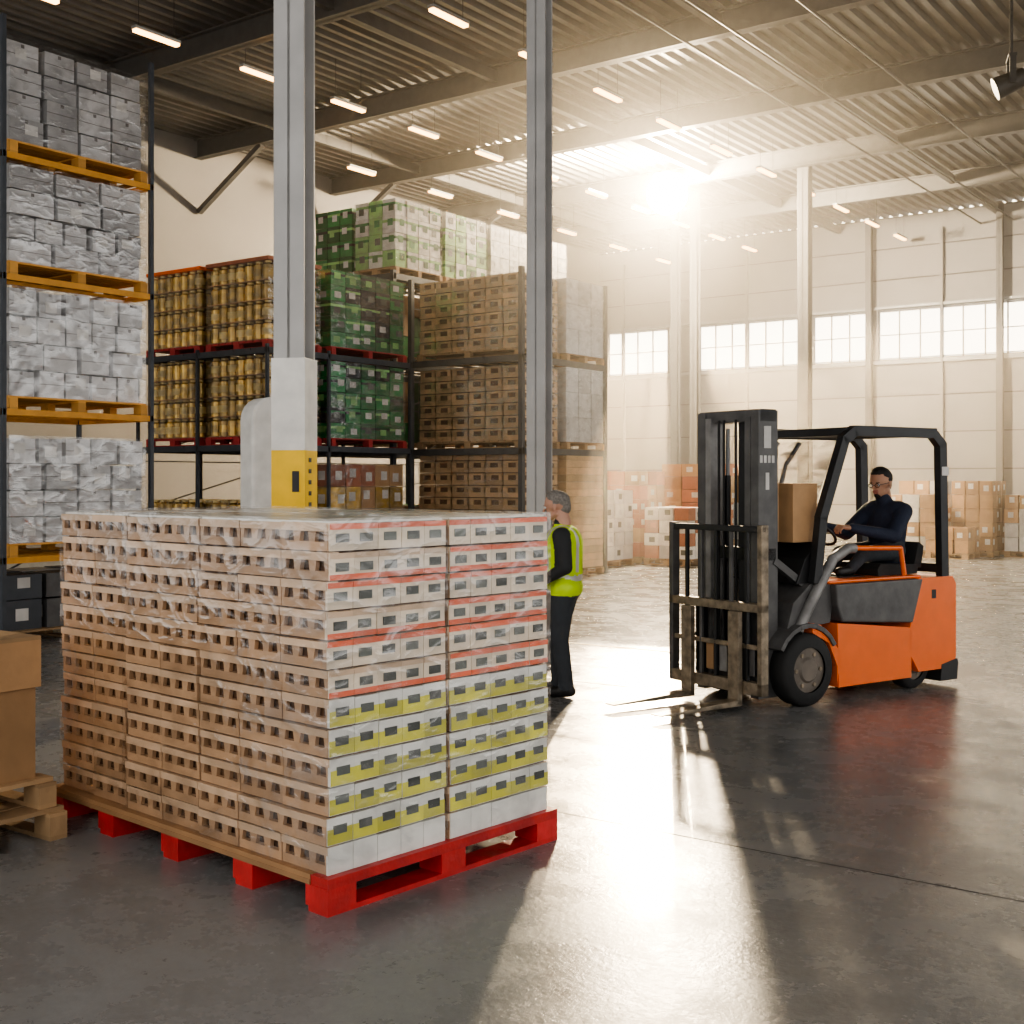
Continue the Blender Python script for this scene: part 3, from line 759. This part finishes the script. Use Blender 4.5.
# driver in forklift local frame
dv=empty('forklift_driver',(fx,fy,0),FA)
yo=.10
pr=[dict(a=(-1.46,yo-.08,1.22),b=(-1.46,yo+.08,1.22),r=.12,t='leg'),
 dict(a=(-1.44,yo+.10,1.22),b=(-1.00,yo+.13,1.20),r=.09,q=.07,t='leg'),dict(a=(-1.0,yo+.13,1.20),b=(-.86,yo+.12,1.085),r=.065,q=.05,t='leg'),
 dict(a=(-1.44,yo-.10,1.22),b=(-1.00,yo-.13,1.20),r=.09,q=.07,t='leg'),dict(a=(-1.0,yo-.13,1.20),b=(-.86,yo-.12,1.085),r=.065,q=.05,t='leg'),
 dict(a=(-.86,yo+.12,1.065),b=(-.70,yo+.12,1.06),r=.045,q=.04,t='shoe'),dict(a=(-.86,yo-.12,1.065),b=(-.70,yo-.12,1.06),r=.045,q=.04,t='shoe'),
 dict(a=(-1.47,yo,1.20),b=(-1.50,yo,1.50),r=.155,q=.17,side=Y,ka=1.12,kb=.92,t='j'),
 dict(a=(-1.48,yo-.13,1.57),b=(-1.48,yo+.13,1.57),r=.105,t='j'),
 dict(a=(-1.47,yo,1.62),b=(-1.43,yo,1.69),r=.085,q=.068,t='j'),
 dict(a=(-1.48,yo+.19,1.575),b=(-1.25,yo+.26,1.36),r=.082,q=.066,t='j'),dict(a=(-1.25,yo+.26,1.36),b=(-.82,yo+.16,1.44),r=.064,q=.042,t='j'),
 dict(a=(-1.48,yo-.19,1.575),b=(-1.22,yo-.25,1.37),r=.082,q=.066,t='j'),dict(a=(-1.22,yo-.25,1.37),b=(-.80,yo-.16,1.45),r=.064,q=.042,t='j')]
fuse('body',pr,{'leg':jeans,'shoe':shoe,'j':navy},.011,4,dv)
head(dv,(-1.40,yo,1.825),math.radians(8),math.radians(8),skin_b,hair_b,glasses=True,beard=True,nm='head',sc=1.1)
hand(dv,(-.775,yo+.155,1.445),(1,0,.12),(.1,-.3,-1),(0,-1,.3),1.3,skin_b,'hand_left')
hand(dv,(-.755,yo-.155,1.455),(1,0,.12),(.1,.3,-1),(0,1,.3),1.3,skin_b,'hand_right')

# ---------------------------------------------------------------- air haze
hz=bpy.data.materials.new('haze');hz.use_nodes=True;n=hz.node_tree;n.nodes.clear()
vs_=n.nodes.new('ShaderNodeVolumeScatter');vs_.inputs['Color'].default_value=(1,.93,.82,1);vs_.inputs['Density'].default_value=.007;vs_.inputs['Anisotropy'].default_value=.8
o=n.nodes.new('ShaderNodeOutputMaterial');n.links.new(vs_.outputs[0],o.inputs['Volume'])
m=MB();m.b(X0+.01,X1-.01,12.0,Y1-.01,.02,ZC-.02,hz);m.make('dusty_air')

# ---------------------------------------------------------------- lights
def light(name,type_,loc,energy,col,**k):
    l=bpy.data.lights.new(name,type_);l.energy=energy;l.color=col
    for a,b_ in k.items(): setattr(l,a,b_)
    o=bpy.data.objects.new(name,l);bpy.context.collection.objects.link(o);o.location=loc;return o
px_,py_,_=cam2w(3.88,30.6)
light('sun_stand_in_light','POINT',(px_,py_,9.0),17000,(1,.78,.50),shadow_soft_size=.3)  # added point light, gives the sun stand-in its power
s=light('sun','SUN',(0,0,20),12,(1,.74,.44),angle=math.radians(.6))
az=R36-math.atan(.127)
dirv=Vector((-math.sin(az)*math.cos(math.radians(10.8)),math.cos(az)*math.cos(math.radians(10.8)),math.sin(math.radians(10.8))))
s.rotation_euler=dirv.to_track_quat('Z','Y').to_euler()
w=bpy.data.worlds.new('sky');bpy.context.scene.world=w;w.use_nodes=True
nt=w.node_tree;N=nt.nodes;L=nt.links;bg=N['Background']
tc=N.new('ShaderNodeTexCoord');dt=N.new('ShaderNodeVectorMath');dt.operation='DOT_PRODUCT';dt.inputs[1].default_value=dirv
L.new(tc.outputs['Generated'],dt.inputs[0])
mr=N.new('ShaderNodeMapRange');mr.inputs[1].default_value=.6;mr.inputs[2].default_value=1;mr.interpolation_type='SMOOTHSTEP';L.new(dt.outputs['Value'],mr.inputs[0])
mx=N.new('ShaderNodeMix');mx.data_type='RGBA';mx.inputs[6].default_value=(1.5,1.46,1.40,1);mx.inputs[7].default_value=(7,6.0,4.6,1)
L.new(mr.outputs[0],mx.inputs[0]);L.new(mx.outputs[2],bg.inputs[0]);bg.inputs[1].default_value=1.0
sc=bpy.context.scene
sc.cycles.max_bounces=6;sc.cycles.volume_bounces=0;sc.cycles.diffuse_bounces=3;sc.cycles.glossy_bounces=2;sc.cycles.transparent_max_bounces=10
# camera
cd=bpy.data.cameras.new('camera');cam=bpy.data.objects.new('camera',cd);bpy.context.collection.objects.link(cam)
cam.location=(0,0,1.86);cam.rotation_euler=(math.pi/2,0,R36);cd.sensor_width=36;cd.lens=42.89;cd.shift_y=-32/1024;cd.clip_end=200
sc.camera=cam
sc.view_settings.view_transform='AgX'
sc.view_settings.look='AgX - Medium High Contrast'
